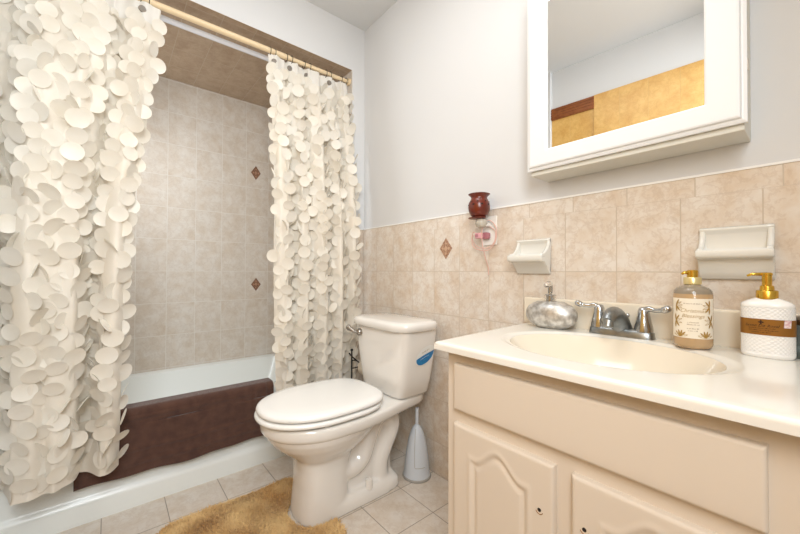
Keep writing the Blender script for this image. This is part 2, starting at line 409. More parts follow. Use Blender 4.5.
# ------------------------------------------------------------------ petal curtains
def petal_mesh():
    bm = NB(); n = 16; rr = [0, .5, .85, 1.0]; R = 1.0
    def p(r, t):
        x = r*math.cos(t); z = -1.0+r*math.sin(t)*.98
        return (x, .10*(1-z*z*.25)*0+.10*x*x+.06*(z+1)**2-.16+.10*math.sin(z*1.3+.4), z)
    c = bm.verts.new(p(0, 0)); prev = None
    for r in rr[1:]:
        ring = [bm.verts.new(p(r, 2*PI*i/n)) for i in range(n)]
        for i in range(n):
            j = (i+1) % n
            if prev is None: bm.faces.new((c, ring[i], ring[j]))
            else: bm.faces.new((prev[i], ring[i], ring[j], prev[j]))
        prev = ring
    me = bpy.data.meshes.new('petal'); bm.to_mesh(me); bm.free()
    for q in me.polygons: q.use_smooth = True
    me.materials.append(M['petal'])
    return me
PET = petal_mesh()
def curtain(name, base, plan, ytop, ymid, ybot, zt, zb, label, rings_at, r0, col_sp, row_sp, seed, zskip=.125, flat_top=.35):
    rng = random.Random(seed)
    root = thing(name, base, label, 'shower curtain')
    P = spline([Vector((x, y, 0)) for x, y in plan], 12)
    yl = plan[-1][1]; y0 = plan[0][1]
    def S(k, v):
        p = P[k]
        a, b, c = ytop, ymid, ybot                       # right-hand edge from top to bottom
        ye = (a*(1-2*v)+b*2*v) if v < .5 else (b*(2-2*v)+c*(2*v-1))
        f = (p.y-yl)/(y0-yl); y = yl+(ye-yl)*f
        w_ = flat_top+(1-flat_top)*min(1, v*4)
        env = -.035+.120*min(1, v*2.2)                     # leans out over the tub rim
        x = env+p.x*w_*1.35+.004*math.sin(k*.35+v*9)
        z = zt+(zb-zt)*v
        return Vector((x, y+.006*math.sin(v*7+k*.2), z))
    nv = 60; K = len(P)
    bm = NB(); bh = NB(); hv = 0.048
    vs = [hv*j/3 for j in range(3)]+[hv+(1-hv)*j/nv for j in range(nv+1)]
    G = [[S(k, v) for v in vs] for k in range(K)]
    def sheet(b, j0, j1):
        V = [[b.verts.new(G[k][j]) for j in range(j0, j1+1)] for k in range(K)]
        for k in range(K-1):
            for j in range(j1-j0): b.faces.new((V[k][j], V[k+1][j], V[k+1][j+1], V[k][j+1]))
    sheet(bh, 0, 3); sheet(bm, 3, len(vs)-1)
    obj('cloth_panel', bm, M['curtain'], root, True); obj('header_band', bh, M['header'], root, True)
    # petals sewn on in rows, each hanging from its upper edge
    L = [0]
    for k in range(1, K): L.append(L[-1]+(P[k]-P[k-1]).length)
    pl = []
    ncol = max(3, int(L[-1]/col_sp)); nrow = int((zt-zb-zskip)/row_sp)+2
    for i in range(ncol):
        for j in range(nrow):
            s = (i+.5+rng.uniform(-.22, .22))/ncol*L[-1]
            k = min(range(K), key=lambda q: abs(L[q]-s)); k = max(1, min(K-2, k))
            z = zt-zskip-row_sp*(j+(i % 2)*.5+rng.uniform(-.16, .16))
            if z < zb+.004: continue
            v = (zt-z)/(zt-zb); p = S(k, v); t = (S(k+1, v)-S(k-1, v)).normalized()
            nrm = Vector((t.y, -t.x, 0)).normalized()
            if nrm.x < 0: nrm = -nrm
            nrm = (nrm*.6+Vector((.55, 0, 0))).normalized()
            r = r0*rng.uniform(.84, 1.06)
            yaw = rng.gauss(0, .5); tilt = rng.uniform(.02, .55); roll = rng.gauss(0, .25)
            if rng.random() < .16: yaw += rng.choice((-1, 1))*rng.uniform(.5, 1.0); tilt += .25
            zz = Vector((0, 0, 1)); nn = Matrix.Rotation(yaw, 3, 'Z') @ nrm
            sx = zz.cross(nn).normalized()
            B = Matrix((sx, nn, sx.cross(nn))).transposed()
            B = B @ Matrix.Rotation(tilt, 3, 'X') @ Matrix.Rotation(roll, 3, 'Y')
            T = Matrix.Translation(p+nrm*.006) @ B.to_4x4() @ Matrix.Scale(r, 4)
            q = project(p+Vector((0, 0, -r))); size = 0
            if q and -10 < q[0] < 800 and -10 < q[1] < 540: size = r/q[2]*(1+.5*nrm.dot((CAM-p).normalized()))
            pl.append((size, T))
    pl.sort(key=lambda a: -a[0])
    inv = Matrix.Translation(-origin(root))
    for size, T in pl[:100]:
        o = bpy.data.objects.new('petal', PET); C.objects.link(o); o.parent = root; o.matrix_local = inv @ T
    verts = []; faces = []
    pv = [v.co.copy() for v in PET.vertices]; pf = [tuple(f.vertices) for f in PET.polygons]
    for size, T in pl[100:]:
        b0 = len(verts); verts += [tuple(T @ c) for c in pv]; faces += [tuple(i+b0 for i in f) for f in pf]
    me = bpy.data.meshes.new('petals'); me.from_pydata(verts, [], faces)
    po = link('petals', me, M['petal'], root); po['kind'] = 'stuff'
    # grommet buttons on the header
    for y in rings_at:
        k = min(range(K), key=lambda q: abs(S(q, .02).y-y)); p = S(k, .022)
        bm = NB(); tube(bm, [(p.x+.004, p.y, p.z), (p.x+.010, p.y, p.z)], [.015, .013], 16); auto(obj('button', bm, M['brushed'], root))
    return S, K
planL = [(.00, -1.185), (.035, -1.205), (.05, -1.23), (.03, -1.262), (-.015, -1.29), (-.01, -1.312), (.035, -1.335), (.06, -1.365), (.058, -1.41), (.07, -1.45), (.065, -1.485), (.03, -1.508), (-.03, -1.522), (-.05, -1.54), (-.02, -1.57), (-.03, -1.60)]
ringsL = (-1.155,)
SL, KL = curtain('shower_curtain', (.05, -1.40, .19), planL, -1.085, -1.188, -1.222, 2.185, .222,
        'left shower curtain of ivory satin petals, drawn open beside the left frame edge', ringsL, .034, .041, .060, 3)
planR = [(.0, -.605), (.03, -.585), (.035, -.555), (.0, -.525), (-.025, -.505), (.01, -.48), (.035, -.455), (.01, -.425), (-.025, -.405), (.01, -.38), (.03, -.345), (.02, -.31), (-.025, -.285), (.01, -.26), (.03, -.225), (-.01, -.195), (-.02, -.18), (.025, -.15), (.02, -.12), (-.01, -.1)]
ringsR = (-.575, -.485, -.38, -.24)
SR, KR = curtain('shower_curtain', (.04, -.35, .19), planR, -.600, -.600, -.585, 2.185, .225,
        'right shower curtain of ivory satin petals, hanging beside the toilet tank', ringsR, .032, .040, .064, 11)
# rings looped over the rod, one per grommet
def ring(y, zt, label, group, first=[None]):
    if first[0] is None:
        bm = NB(); pts = [(-.03+.021*math.cos(a), 0, .022*math.sin(a)-.003) for a in [2*PI*i/24 for i in range(25)]]
        tube(bm, pts, .0016, 6, False); o = obj('curtain_ring', bm, M['black'], None, True); first[0] = o
    else:
        o = first[0].copy(); C.objects.link(o)
    o.location = (0, y, zt); tag(o, label, 'curtain ring', group)
    return o
for i, y in enumerate((-.592, -.565, -.50, -.47, -.395, -.36, -.255, -.225, -.15, -.115)):
    ring(y, 2.203, 'thin dark ring on the cream rod above the right petal curtain', 'rings of the right curtain')
for i, y in enumerate((-1.13, -1.16, -1.25, -1.31)):
    ring(y, 2.203, 'thin dark ring on the cream rod above the left petal curtain', 'rings of the left curtain')

# ------------------------------------------------------------------ toilet
TX = .525
to = thing('toilet', (TX, -.45, 0), 'bone coloured two-piece toilet with lid down beside the right curtain', 'toilet')
bm = NB()
def egg(z, yf, yb, hw, yc=-.57, e=2.0, n=40): return sring(TX, yc, z, hw, yc-yf, e, n, yb-yc)
loft(bm, [egg(0, -.672, -.45, .112, -.56, 2.8), egg(.03, -.670, -.45, .110, -.56, 2.8), egg(.12, -.662, -.45, .104, -.56, 2.7), egg(.20, -.662, -.44, .102, -.56, 2.6),
          egg(.240, -.668, -.42, .106, -.56, 2.5), egg(.262, -.692, -.38, .128, -.56, 2.2), egg(.285, -.722, -.34, .150, -.56), egg(.315, -.755, -.31, .172, -.57), egg(.345, -.777, -.29, .188), egg(.375, -.790, -.28, .196), egg(.40, -.796, -.27, .199)])
# rim that runs back as a flat deck under the tank
def rimring(z, k):
    out = []; n = 30
    for i in range(n+1):                                    # round the front
        t = -PI*i/n; out.append((TX+(.204-k)*math.cos(t), -.57+(.231-k)*math.sin(t), z))
    side = [(.204, -.50), (.200, -.42), (.188, -.34), (.168, -.26), (.150, -.18), (.138, -.11), (.125, -.075), (.10, -.065)]
    return out+[(TX-(hw-k), y-k*.5, z) for hw, y in side]+[(TX+(hw-k), y-k*.5, z) for hw, y in side[::-1]]
rim_ = NB()
loft(rim_, [rimring(.358, .022), rimring(.368, .008), rimring(.380, .001), rimring(.405, 0), rimring(.413, .003), rimring(.416, .010)])
# base plinth
loft(bm, [sring(TX, -.42, 0, .112, .232, 6, 40), sring(TX, -.42, .04, .110, .230, 6, 40), sring(TX, -.42, .06, .092, .215, 5, 40)])
# trapway that winds down the back
tp = spline([(TX, -.55, .20), (TX, -.46, .145), (TX, -.385, .17), (TX, -.345, .26), (TX, -.30, .33), (TX, -.235, .335), (TX, -.215, .27), (TX, -.255, .19), (TX, -.285, .12), (TX, -.28, .03)], 8)
b2 = NB(); tube(b2, tp, [.058]*len(tp), 16)
for v in b2.verts: v.co.x = TX+(v.co.x-TX)*1.55
me = bpy.data.meshes.new('t'); b2.to_mesh(me); b2.free(); bm.from_mesh(me); bpy.data.meshes.remove(me)
loft(bm, [sring(TX, -.365, .03, .066, .165, 4, 30), sring(TX, -.35, .20, .062, .14, 4, 30), sring(TX, -.33, .385, .06, .13, 4, 30)])
bowl = obj('bowl', bm, M['porcelain'], to, True)
auto(obj('rim', rim_, M['porcelain'], to), 60)
rm = bowl.modifiers.new('fuse', 'REMESH'); rm.mode = 'VOXEL'; rm.voxel_size = .0065; rm.use_smooth_shade = True
s2 = bowl.modifiers.new('smooth', 'SMOOTH'); s2.factor = .5; s2.iterations = 7
# tank
bm = NB()
def trr(z, hw, yf, yb, e=6.5, n=72): return sring(TX+.006, (yf+yb)/2, z, hw, (yb-yf)/2, e, n)
loft(bm, [trr(.416, .118, -.232, -.085), trr(.420, .146, -.250, -.066), trr(.432, .157, -.256, -.060), trr(.50, .173, -.262, -.054), trr(.60, .191, -.268, -.050), trr(.70, .205, -.272, -.048), trr(.732, .208, -.273, -.048)])
tank = auto(obj('tank', bm, M['porcelain'], to), 60)
bm = NB()
loft(bm, [trr(.729, .217, -.290, -.042, 4.2), trr(.734, .225, -.297, -.040, 4.2), trr(.758, .226, -.298, -.040, 4.2), trr(.767, .220, -.290, -.046, 4.2), trr(0.772, .195, -.268, -.062, 4), trr(0.774, .10, -.20, -.12, 3)])
auto(obj('tank_lid', bm, M['porcelain'], to), 60)
# seat ring and lid
def seat_ring(z, yf, yb, hw, yc=-.56, n=64):
    out = []
    for i in range(n):
        t = 2*PI*i/n; c, q = math.cos(t), math.sin(t); e = 2.15 if q < 0 else 3.4
        b = yc-yf if q < 0 else yb-yc
        out.append((TX+hw*math.copysign(abs(c)**(2/e), c), yc+b*math.copysign(abs(q)**(2/e), q), z))
    return out
def slab(rings): b = NB(); return loft(b, rings)
def sg(z, k, yb=-.318): return seat_ring(z, -.822+k, yb-k*.3, .205-k)
bm = NB()
loft(bm, [sg(.424, .010), sg(.427, .002), sg(.434, 0), sg(.441, .004), sg(.443, .010)])
auto(obj('seat_ring', bm, M['seat'], to), 60)
def lg(z, k): return seat_ring(z, -.816+k, -.305-k*.4, .201-k)
bm = NB()
loft(bm, [lg(.448, .008), lg(.450, .002), lg(.457, 0), lg(.465, .004), lg(.470, .014), lg(.473, .04), lg(.4745, .10)])
auto(obj('seat_lid', bm, M['seat'], to), 60)
bm = NB(); box(bm, TX-.075, TX+.075, -.325, -.300, .416, .436); obj('hinge_bar', bm, M['seat'], to, bevel=.005)
for s in (-1, 1):
    bm = NB(); tube(bm, [(TX+s*.078-.022, -.308, .424), (TX+s*.078+.022, -.308, .424)], .008, 16); auto(obj('hinge', bm, M['seat'], to))
for s, y in ((1, -.62), (-1, -.62), (1, -.44), (-1, -.44)):
    bm = NB(); box(bm, TX+s*.175-.008, TX+s*.175+.008, y-.012, y+.012, .415, .425); obj('bumper', bm, M['seat'], to, bevel=.003)
for s in (-1, 1):
    bm = NB(); lathe(bm, TX+s*.092, -.37, [(.016, .05), (.0165, .078), (.014, .090), (.006, .095)], 16); auto(obj('bolt_cap', bm, M['porcelain'], to))
# flush lever on the front left of the tank
lv = NB(); tube(lv, [(.392, -.268, .692), (.392, -.284, .692), (.392, -.290, .692)], [.019, .017, .011], 20)
lever = auto(obj('lever', lv, M['brushed'], to))
bm = NB(); pts = spline([(.392, -.286, .692), (.384, -.302, .697), (.370, -.312, .706), (.356, -.316, .712)], 5)
tube(bm, pts, [.007]*6+[.009]*4+[.011]*(len(pts)-10), 12); obj('lever_arm', bm, M['brushed'], lever, True)
bm = NB(); bmesh.ops.create_uvsphere(bm, u_segments=16, v_segments=10, radius=.0155)
for v in bm.verts: v.co = Vector((v.co.x*1.15+.354, v.co.y*.8-.317, v.co.z+.713))
obj('lever_knob', bm, M['brushed'], lever, True)
# oval sticker on the right flank
def tank_side(y, z):           # x of the tank's right flank at a height
    hw = .191+(z-.60)/.10*.014
    t = (y+.16)/.111; return TX+.006+hw*(max(0, 1-abs(t)**6.5))**(1/6.5)+.0014
def oval(zc, yc, ry, rz, chord=None, off=0):
    bm = NB(); n = 40; rows = []
    for q in [i/8 for i in range(1, 9)]:
        row = []
        for i in range(n):
            t = 2*PI*i/n; y, z = ry*math.cos(t)*q, rz*math.sin(t)*q
            if chord is not None:
                lim = chord-1.0*y*y+.004
                z = -rz*.5+(z+rz*.5)*1.0
                z = min(z, lim)
            row.append((yc+y, zc+z+.30*y))
        rows.append([bm.verts.new((tank_side(y, z)+off, y, z)) for y, z in row])
    c = bm.verts.new((tank_side(yc, zc)+off, yc, zc if chord is None else zc-.002))
    for i in range(n):
        j = (i+1) % n; bm.faces.new((c, rows[0][i], rows[0][j]))
        for a, b in zip(rows, rows[1:]): bm.faces.new((a[i], b[i], b[j], a[j]))
    return bm
st = obj('sticker', oval(.614, -.134, .058, .042), M['stickerwhite'], to, True)
obj('sticker_band', oval(.614, -.134, .055, .039, chord=.002, off=.0006), M['blue'], st, True)
fine_print(.044, .0075, lambda u, v: Vector((tank_side(-.136+u, .632+v)+.001, -.136+u, .632+v+.30*u)), 1, 'sticker_print', M['greyink'], st)
fine_print(.060, .0030, lambda u, v: Vector((tank_side(-.136+u, .606+v)+.0016, -.136+u, .606+v+.30*u)), 2, 'sticker_print', M['stickerwhite'], st)

# toilet brush
tb = thing('toilet_brush', (.615, -.085, 0), 'pale blue toilet brush in a bell shaped holder on the floor', 'toilet brush')
bm = NB(); lathe(bm, .615, -.085, [(.068, .0), (.070, .004), (.069, .010), (.066, .012)], 40); auto(obj('base_rim', bm, M['brushbase'], tb))
bm = NB(); lathe(bm, .615, -.085, [(.066, .010), (.064, .022), (.061, .05), (.057, .09), (.051, .135), (.043, .175), (.033, .21), (.021, .236), (.011, .247), (.009, .25)], 40)
hd = auto(obj('holder', bm, M['brush'], tb), 60)
def cone_r(z):
    pr = [(.064, .022), (.061, .05), (.057, .09), (.051, .135), (.043, .175), (.033, .21), (.021, .236), (.009, .25)]
    for (a, b), (c, d) in zip(pr, pr[1:]):
        if b <= z <= d: return a+(c-a)*(z-b)/(d-b)
    return .05
bm = NB(); pts = []
for i in range(30):
    u = i/29; z = .235-.17*min(1, u*1.35) if u < .74 else .065; a = -1.0+.12*u if u < .74 else -.91+(u-.74)*3.4
    pts.append((.615+(cone_r(z)+.0003)*math.cos(a), -.085+(cone_r(z)+.0003)*math.sin(a), z))
tube(bm, pts, .0011, 6); obj('seam_line', bm, M['brushbase'], hd, True)
bm = NB(); lathe(bm, .615, -.085, [(.0085, .246), (.0085, .325), (.0075, .331), (.003, .333)], 16); auto(obj('handle', bm, M['brush'], tb))

# toilet paper stand between curtain and tank
tp_ = thing('paper_holder', (.205, -.205, 0), 'slim black wire paper holder between the right curtain and toilet', 'paper holder')
bm = NB(); lathe(bm, .205, -.205, [(.055, 0), (.055, .006), (.05, .009), (.006, .011)], 28); auto(obj('base', bm, M['black'], tp_))
bm = NB(); tube(bm, [(.205, -.205, .009), (.205, -.205, .555)], .0045, 10); bmesh.ops.create_uvsphere(bm, u_segments=10, v_segments=8, radius=.008, matrix=Matrix.Translation((.205, -.205, .558))); obj('pole', bm, M['black'], tp_, True)
bm = NB(); tube(bm, spline([(.205, -.205, .50), (.235, -.20, .505), (.262, -.21, .51), (.255, -.235, .535), (.235, -.24, .55), (.225, -.225, .535), (.25, -.21, .515), (.272, -.20, .50)], 5), .0035, 8); obj('hook', bm, M['black'], tp_, True)
bm = NB(); pr_ = [(.215, .019), (.215, .055), (.315, .055), (.315, .019)]
sec = [[(x, -.115+r*math.cos(2*PI*i/32), .455+r*math.sin(2*PI*i/32)) for x, r in pr_] for i in range(32)]
loft(bm, sec+[sec[0]], False, False); bmesh.ops.remove_doubles(bm, verts=bm.verts, dist=1e-5); tr_ = auto(obj('paper_roll', bm, M['paperroll'], None))
tag(tr_, 'cream toilet paper roll tucked behind the toilet tank', 'paper roll')
bm = NB(); tube(bm, [(.205, -.205, .455), (.205, -.15, .455), (.21, -.115, .455), (.32, -.115, .455)], .0035, 8); obj('arm', bm, M['black'], tp_, True)

# ------------------------------------------------------------------ golden contour rug
rug = thing('shag_rug', (.52, -.85, 0), 'golden shag contour rug notched around the toilet base', 'rug')
def rug_sd(x, y):              # signed distance (negative inside)
    def rr(x, y, x0, x1, y0, y1, r):
        qx = abs(x-(x0+x1)/2)-(x1-x0)/2+r; qy = abs(y-(y0+y1)/2)-(y1-y0)/2+r
        return math.hypot(max(qx, 0), max(qy, 0))+min(max(qx, qy), 0)-r
    d = rr(x, y, .255, .775, -1.12, -.545, .07)
    n = rr(x, y, TX-.119, TX+.118, -.684, -.2, .11)
    return max(d, -n)
bm = NB(); g = {}
st_ = .0125
for i in range(int(.55/st_)+1):
    for j in range(int(.61/st_)+1):
        x, y = .24+i*st_, -1.135+j*st_; d = rug_sd(x, y)
        if d < .004:
            g[i, j] = bm.verts.new((x, y, .004+.012*min(1, max(0, -d/.02))))
for (i, j) in list(g):
    q = [(i, j), (i+1, j), (i+1, j+1), (i, j+1)]
    if all(k in g for k in q): bm.faces.new([g[k] for k in q])
res = bmesh.ops.extrude_face_region(bm, geom=list(bm.faces))
for v in [e for e in res['geom'] if isinstance(e, bmesh.types.BMVert)]: v.co.z = .001
obj('backing', bm, M['rug'], rug, True)
rs = np.random.RandomState(5); V = []; Fc = []
cnt = 0
while cnt < 46000:
    x, y = rs.uniform(.25, .78), rs.uniform(-1.125, -.54); d = rug_sd(x, y)
    if d > -.002: continue
    h = (.010+.009*rs.rand())*(.55+.45*min(1, -d/.03)); z0 = .010*min(1, -d/.02)
    a = rs.uniform(0, 2*PI); wv = .0017; lx, ly = rs.normal(0, .007, 2)
    lx += .006*math.sin(x*31+y*17); ly += .006*math.sin(y*29-x*13)
    dx, dy = wv*math.cos(a), wv*math.sin(a); b0 = len(V)
    V += [(x-dx, y-dy, z0), (x+dx, y+dy, z0), (x+lx*.6+dx*.8, y+ly*.6+dy*.8, z0+h*.7), (x+lx*.6-dx*.8, y+ly*.6-dy*.8, z0+h*.7), (x+lx*1.3, y+ly*1.3, z0+h)]
    Fc += [(b0, b0+1, b0+2, b0+3), (b0+3, b0+2, b0+4)]; cnt += 1
me = bpy.data.meshes.new('pile'); me.from_pydata(V, [], Fc)
po = link('pile', me, M['rug'], rug, False); po['kind'] = 'stuff'

# ------------------------------------------------------------------ vanity
VX0, VX1 = 1.2165, 1.885
va = thing('vanity_cabinet', (1.55, -.26, 0), 'cream painted vanity cabinet under the white sink top', 'cabinet')
FY = -.518
bm = NB(); box(bm, VX0, VX1, FY, FY+.02, .09, .785); box(bm, VX0, VX0+.016, FY+.02, -.002, .09, .785); box(bm, VX1-.016, VX1, FY+.02, -.002, .09, .785); box(bm, VX0+.016, VX1-.016, FY+.02, -.002, .09, .106); box(bm, VX0+.01, VX1-.01, FY+.06, FY+.08, 0, .09); box(bm, VX0+.002, VX0+.016, FY+.08, -.002, 0, .09); box(bm, VX1-.016, VX1-.002, FY+.08, -.002, 0, .09)
obj('carcass', bm, M['cabinet'], va, bevel=.002)
def panel_door(x0, x1, z0, z1, yf, yb, arch=None):
    """door or drawer front: a height field over the face, arch=(inset, shoulder z, crown z)"""
    bm = NB(); nx, nz = (64, 96) if arch else (8, 6)
    if arch:
        ins, zs, zc = arch
        def top(x):
            t = (x-(x0+x1)/2)/((x1-x0)/2-ins)
            return zs+(zc-zs)*(.5+.5*math.cos(PI*min(1, abs(t)*1.12)))
        def sd(x, z): return max(x0+ins-x, x-x1+ins, z0+ins+.01-z, (z-top(x))*.85)
    r = .007
    def h(x, z):
        de = min(x-x0, x1-x, z-z0, z1-z); y = 0
        if de < r: y = r-math.sqrt(max(0, r*r-(r-de)**2))
        if arch:
            d = sd(x, z)
            y += .0048*math.exp(-((d+.004)/.0055)**2)-.0022*math.exp(-((d-.009)/.005)**2)
        return yf+y
    def lin(a, b, n):
        e = [a+r*(1-math.cos(i/4*PI/2)) for i in range(4)]; f = [b-r*(1-math.cos(i/4*PI/2)) for i in range(3, -1, -1)]
        return e+[a+r+(b-a-2*r)*i/n for i in range(n+1)]+f
    XS, ZS = lin(x0, x1, nx), lin(z0, z1, nz)
    G = [[bm.verts.new((x, h(x, z), z)) for z in ZS] for x in XS]
    for i in range(len(XS)-1):
        for j in range(len(ZS)-1): bm.faces.new((G[i][j], G[i+1][j], G[i+1][j+1], G[i][j+1]))
    rim = [G[i][0] for i in range(len(XS))]+[G[-1][j] for j in range(1, len(ZS))]+[G[i][-1] for i in range(len(XS)-2, -1, -1)]+[G[0][j] for j in range(len(ZS)-2, 0, -1)]
    back = [bm.verts.new((v.co.x, yb, v.co.z)) for v in rim]; n = len(rim)
    for i in range(n): bm.faces.new((rim[i], rim[(i+1) % n], back[(i+1) % n], back[i]))
    bm.faces.new(back)
    return bm
auto(obj('drawer_front', panel_door(1.25, 1.838, .628, .752, -.536, FY), M['cabinet'], va), 70)
for x0, x1, hx, hz in ((1.25, 1.528, 1.497, .487), (1.564, 1.842, 1.590, .497)):
    d = auto(obj('door', panel_door(x0, x1, .115, .592, -.536, FY, (.066, .510, .552)), M['cabinet'], va), 70)
    bm = NB(); tube(bm, [(hx, -.5368, hz), (hx, -.530, hz)], .0040, 14); obj('knob_hole', bm, M['dark'], d, True)
    bm = NB(); pts = [(hx+.008*math.cos(a), -.5362, hz-.001+.008*math.sin(a)) for a in [math.radians(200+i*10) for i in range(15)]]
    tube(bm, pts, .0008, 6); obj('wear_mark', bm, M['bronze'], d, True)

# sink top: slab, basin and splash
ct = thing('sink_top', (1.55, -.28, .776), 'white cultured marble sink top with oval basin on the vanity', 'sink top')
CX0, CX1, CY0, CTZ = 1.165, 1.905, -.561, .807
BX, BY, BA, BB = 1.525, -.281, .238, .181
def rho(x, y): return math.hypot((x-BX)/BA, (y-BY)/BB)
QUAD = [Vector((1.203, CY0)), Vector((CX1, CY0)), Vector((CX1, -.002)), Vector((CX0, -.002))]
def edge_dist(x, y):
    d = []
    for i in (0, 1, 3):
        p, q = QUAD[i], QUAD[(i+1) % 4]; n = Vector((-(q-p).y, (q-p).x)).normalized(); d.append((Vector((x, y))-p).dot(n))
    return max(0, min(d))
def ctop(x, y, r=.009):
    q = rho(x, y); z = CTZ
    if q < 1.12:
        t = min(1, (1.12-q)/.12); z -= .006*(3*t*t-2*t**3)
    if q < 1.0: z -= .125*(1-q**2.6)
    de = edge_dist(x, y)
    if de < r: z -= r-math.sqrt(max(0, r*r-(r-de)**2))
    return z
angs = sorted([2*PI*i/220 for i in range(220)]+[math.atan2(p.y-BY, p.x-BX) % (2*PI) for p in QUAD])
def ray_out(a):
    d = Vector((math.cos(a), math.sin(a))); best = 9
    for i in range(4):
        p, q = QUAD[i], QUAD[(i+1) % 4]; n = Vector((-(q-p).y, (q-p).x)); dn = d.dot(n)
        if dn < -1e-9: best = min(best, (p-Vector((BX, BY))).dot(n)/dn)
    return best
bm, b3 = NB(), NB(); RG_, RI_ = [], []
for a in angs:
    d = Vector((math.cos(a), math.sin(a))); Rm = ray_out(a); r1 = 1/math.hypot(d.x/BA, d.y/BB)
    rs_ = [r1+(min(r1*1.13, Rm-.010)-r1)*t/8 for t in range(9)]
    e = Rm-.0125; rs_ += [rs_[8]+(e-rs_[8])*t/6 for t in range(1, 7)]+[Rm-f for f in (.009, .006, .0035, .0015, .0004, 0)]
    RG_.append([bm.verts.new((BX+d.x*r, BY+d.y*r, ctop(BX+d.x*r, BY+d.y*r))) for r in rs_])
    RI_.append([b3.verts.new((BX+d.x*r1*t, BY+d.y*r1*t, ctop(BX+d.x*r1*t*.9999, BY+d.y*r1*t*.9999))) for t in [.06, .15, .25, .35, .45, .55, .65, .74, .82, .88, .93, .965, .985, 1.0]])
n = len(angs); low = []
for i in range(n):
    j = (i+1) % n
    for k in range(len(RG_[0])-1): bm.faces.new((RG_[i][k], RG_[i][k+1], RG_[j][k+1], RG_[j][k]))
    for k in range(len(RI_[0])-1): b3.faces.new((RI_[i][k], RI_[i][k+1], RI_[j][k+1], RI_[j][k]))
    v = RG_[i][-1].co; low.append(bm.verts.new((v.x, v.y, CTZ-.021)))
b3.faces.new([r[0] for r in RI_])
for i in range(n):
    j = (i+1) % n; bm.faces.new((RG_[i][-1], RG_[j][-1], low[j], low[i]))
sl = auto(obj('counter_slab', bm, M['counter'], ct), 75)
bo = obj('basin', b3, M['basin'], ct, True)
bm = NB(); lathe(bm, BX, BY+.02, [(.002, ctop(BX, BY+.02)+.001), (.02, ctop(BX, BY+.02)+.003), (.024, ctop(BX, BY+.02)+.001)], 24); auto(obj('drain', bm, M['chrome'], ct))
bm = NB(); box(bm, 1.154, CX1, -.024, -.001, CTZ-.004, .903); obj('backsplash', bm, M['basin'], ct, bevel=.006, seg=3)

# ------------------------------------------------------------------ faucet
fx, fy, fz = 1.497, -.055, CTZ
fa = thing('faucet', (fx, fy, fz), 'worn chrome two handle faucet behind the oval basin', 'faucet')
bm = NB(); loft(bm, [sring(fx, fy, fz, .087, .026, 4, 40), sring(fx, fy, fz+.017, .085, .025, 4, 40), sring(fx, fy, fz+.024, .078, .019, 4, 40)])
auto(obj('base_plate', bm, M['old_chrome'], fa), 60)
bm = NB()
# spout: broad body that rises and reaches forward over the bowl
sp = spline([(fx, fy+.008, fz+.012), (fx, fy-.008, fz+.040), (fx, fy-.036, fz+.063), (fx, fy-.064, fz+.070), (fx, fy-.090, fz+.062), (fx, fy-.100, fz+.052)], 6)
k = len(sp); tube(bm, sp, [.031-.0145*min(1, i/(k*.8)) for i in range(k)], 20)
auto(obj('spout', bm, M['old_chrome'], fa), 60)
bm = NB(); tube(bm, [(fx, fy-.094, fz+.054), (fx, fy-.100, fz+.036)], .0135, 18); auto(obj('aerator', bm, M['old_chrome'], fa))
bm = NB(); tube(bm, [(fx+.012, fy+.022, fz+.02), (fx+.012, fy+.022, fz+.058)], .003, 10); bmesh.ops.create_uvsphere(bm, u_segments=12, v_segments=8, radius=.0065, matrix=Matrix.Translation((fx+.012, fy+.022, fz+.061))); obj('lift_rod', bm, M['chrome'], fa, True)
for s in (-1, 1):
    hx = fx+s*.060
    bm = NB(); lathe(bm, hx, fy, [(.024, fz+.020), (.0235, fz+.03), (.019, fz+.05), (.0155, fz+.068), (.0145, fz+.080), (.011, fz+.088), (.004, fz+.091)], 24)
    hh = auto(obj('handle', bm, M['chrome'], fa), 60)
    bm = NB(); pts = spline([(hx, fy, fz+.078), (hx+s*.013, fy-.004, fz+.087), (hx+s*.030, fy-.008, fz+.084), (hx+s*.047, fy-.012, fz+.086), (hx+s*.060, fy-.014, fz+.091)], 5)
    q = len(pts); tube(bm, pts, [.0105-.004*min(1, i/8) + (.003 if i > q-6 else 0) for i in range(q)], 14)
    bmesh.ops.create_uvsphere(bm, u_segments=14, v_segments=8, radius=.0095, matrix=Matrix.Translation((hx+s*.060, fy-.014, fz+.091)))
    obj('lever', bm, M['chrome'], hh, True)

# ------------------------------------------------------------------ things on the sink top
# silver pebble dispenser
sx, sy = 1.291, -.080
sd_ = thing('soap_dispenser', (sx, sy, CTZ), 'mottled silver pebble shaped soap dispenser at the left of the faucet', 'soap dispenser')
bm = NB(); pr = []
for i in range(25):
    t = -PI/2+PI*i/24; r = max(.0, math.cos(t))**.62
    pr.append((max(.089*r, .002), CTZ+.045+.046*math.sin(t)*(1 if t > 0 else .97)))
pr = [(.045, CTZ+.0005)]+[p for p in pr if p[0] > .05]+[(.045, CTZ+.0900), (.014, CTZ+.0915)]
pr = [p for i, p in enumerate(pr)]
lathe(bm, sx, sy, pr, 48, .58); auto(obj('body', bm, M['silver'], sd_), 70)
bm = NB(); lathe(bm, sx-.002, sy, [(.019, CTZ+.090), (.019, CTZ+.112), (.016, CTZ+.114)], 24); auto(obj('clear_collar', bm, M['clear'], sd_))
bm = NB(); lathe(bm, sx-.002, sy, [(.010, CTZ+.090), (.010, CTZ+.112), (.006, CTZ+.114), (.006, CTZ+.145)], 16); pm = auto(obj('pump', bm, M['chrome'], sd_))
bm = NB(); tube(bm, spline([(sx-.002, sy, CTZ+.120), (sx-.002, sy, CTZ+.148), (sx-.002, sy-.012, CTZ+.153), (sx-.002, sy-.03, CTZ+.146)], 5), .0075, 12); obj('nozzle', bm, M['clear'], pm, True)

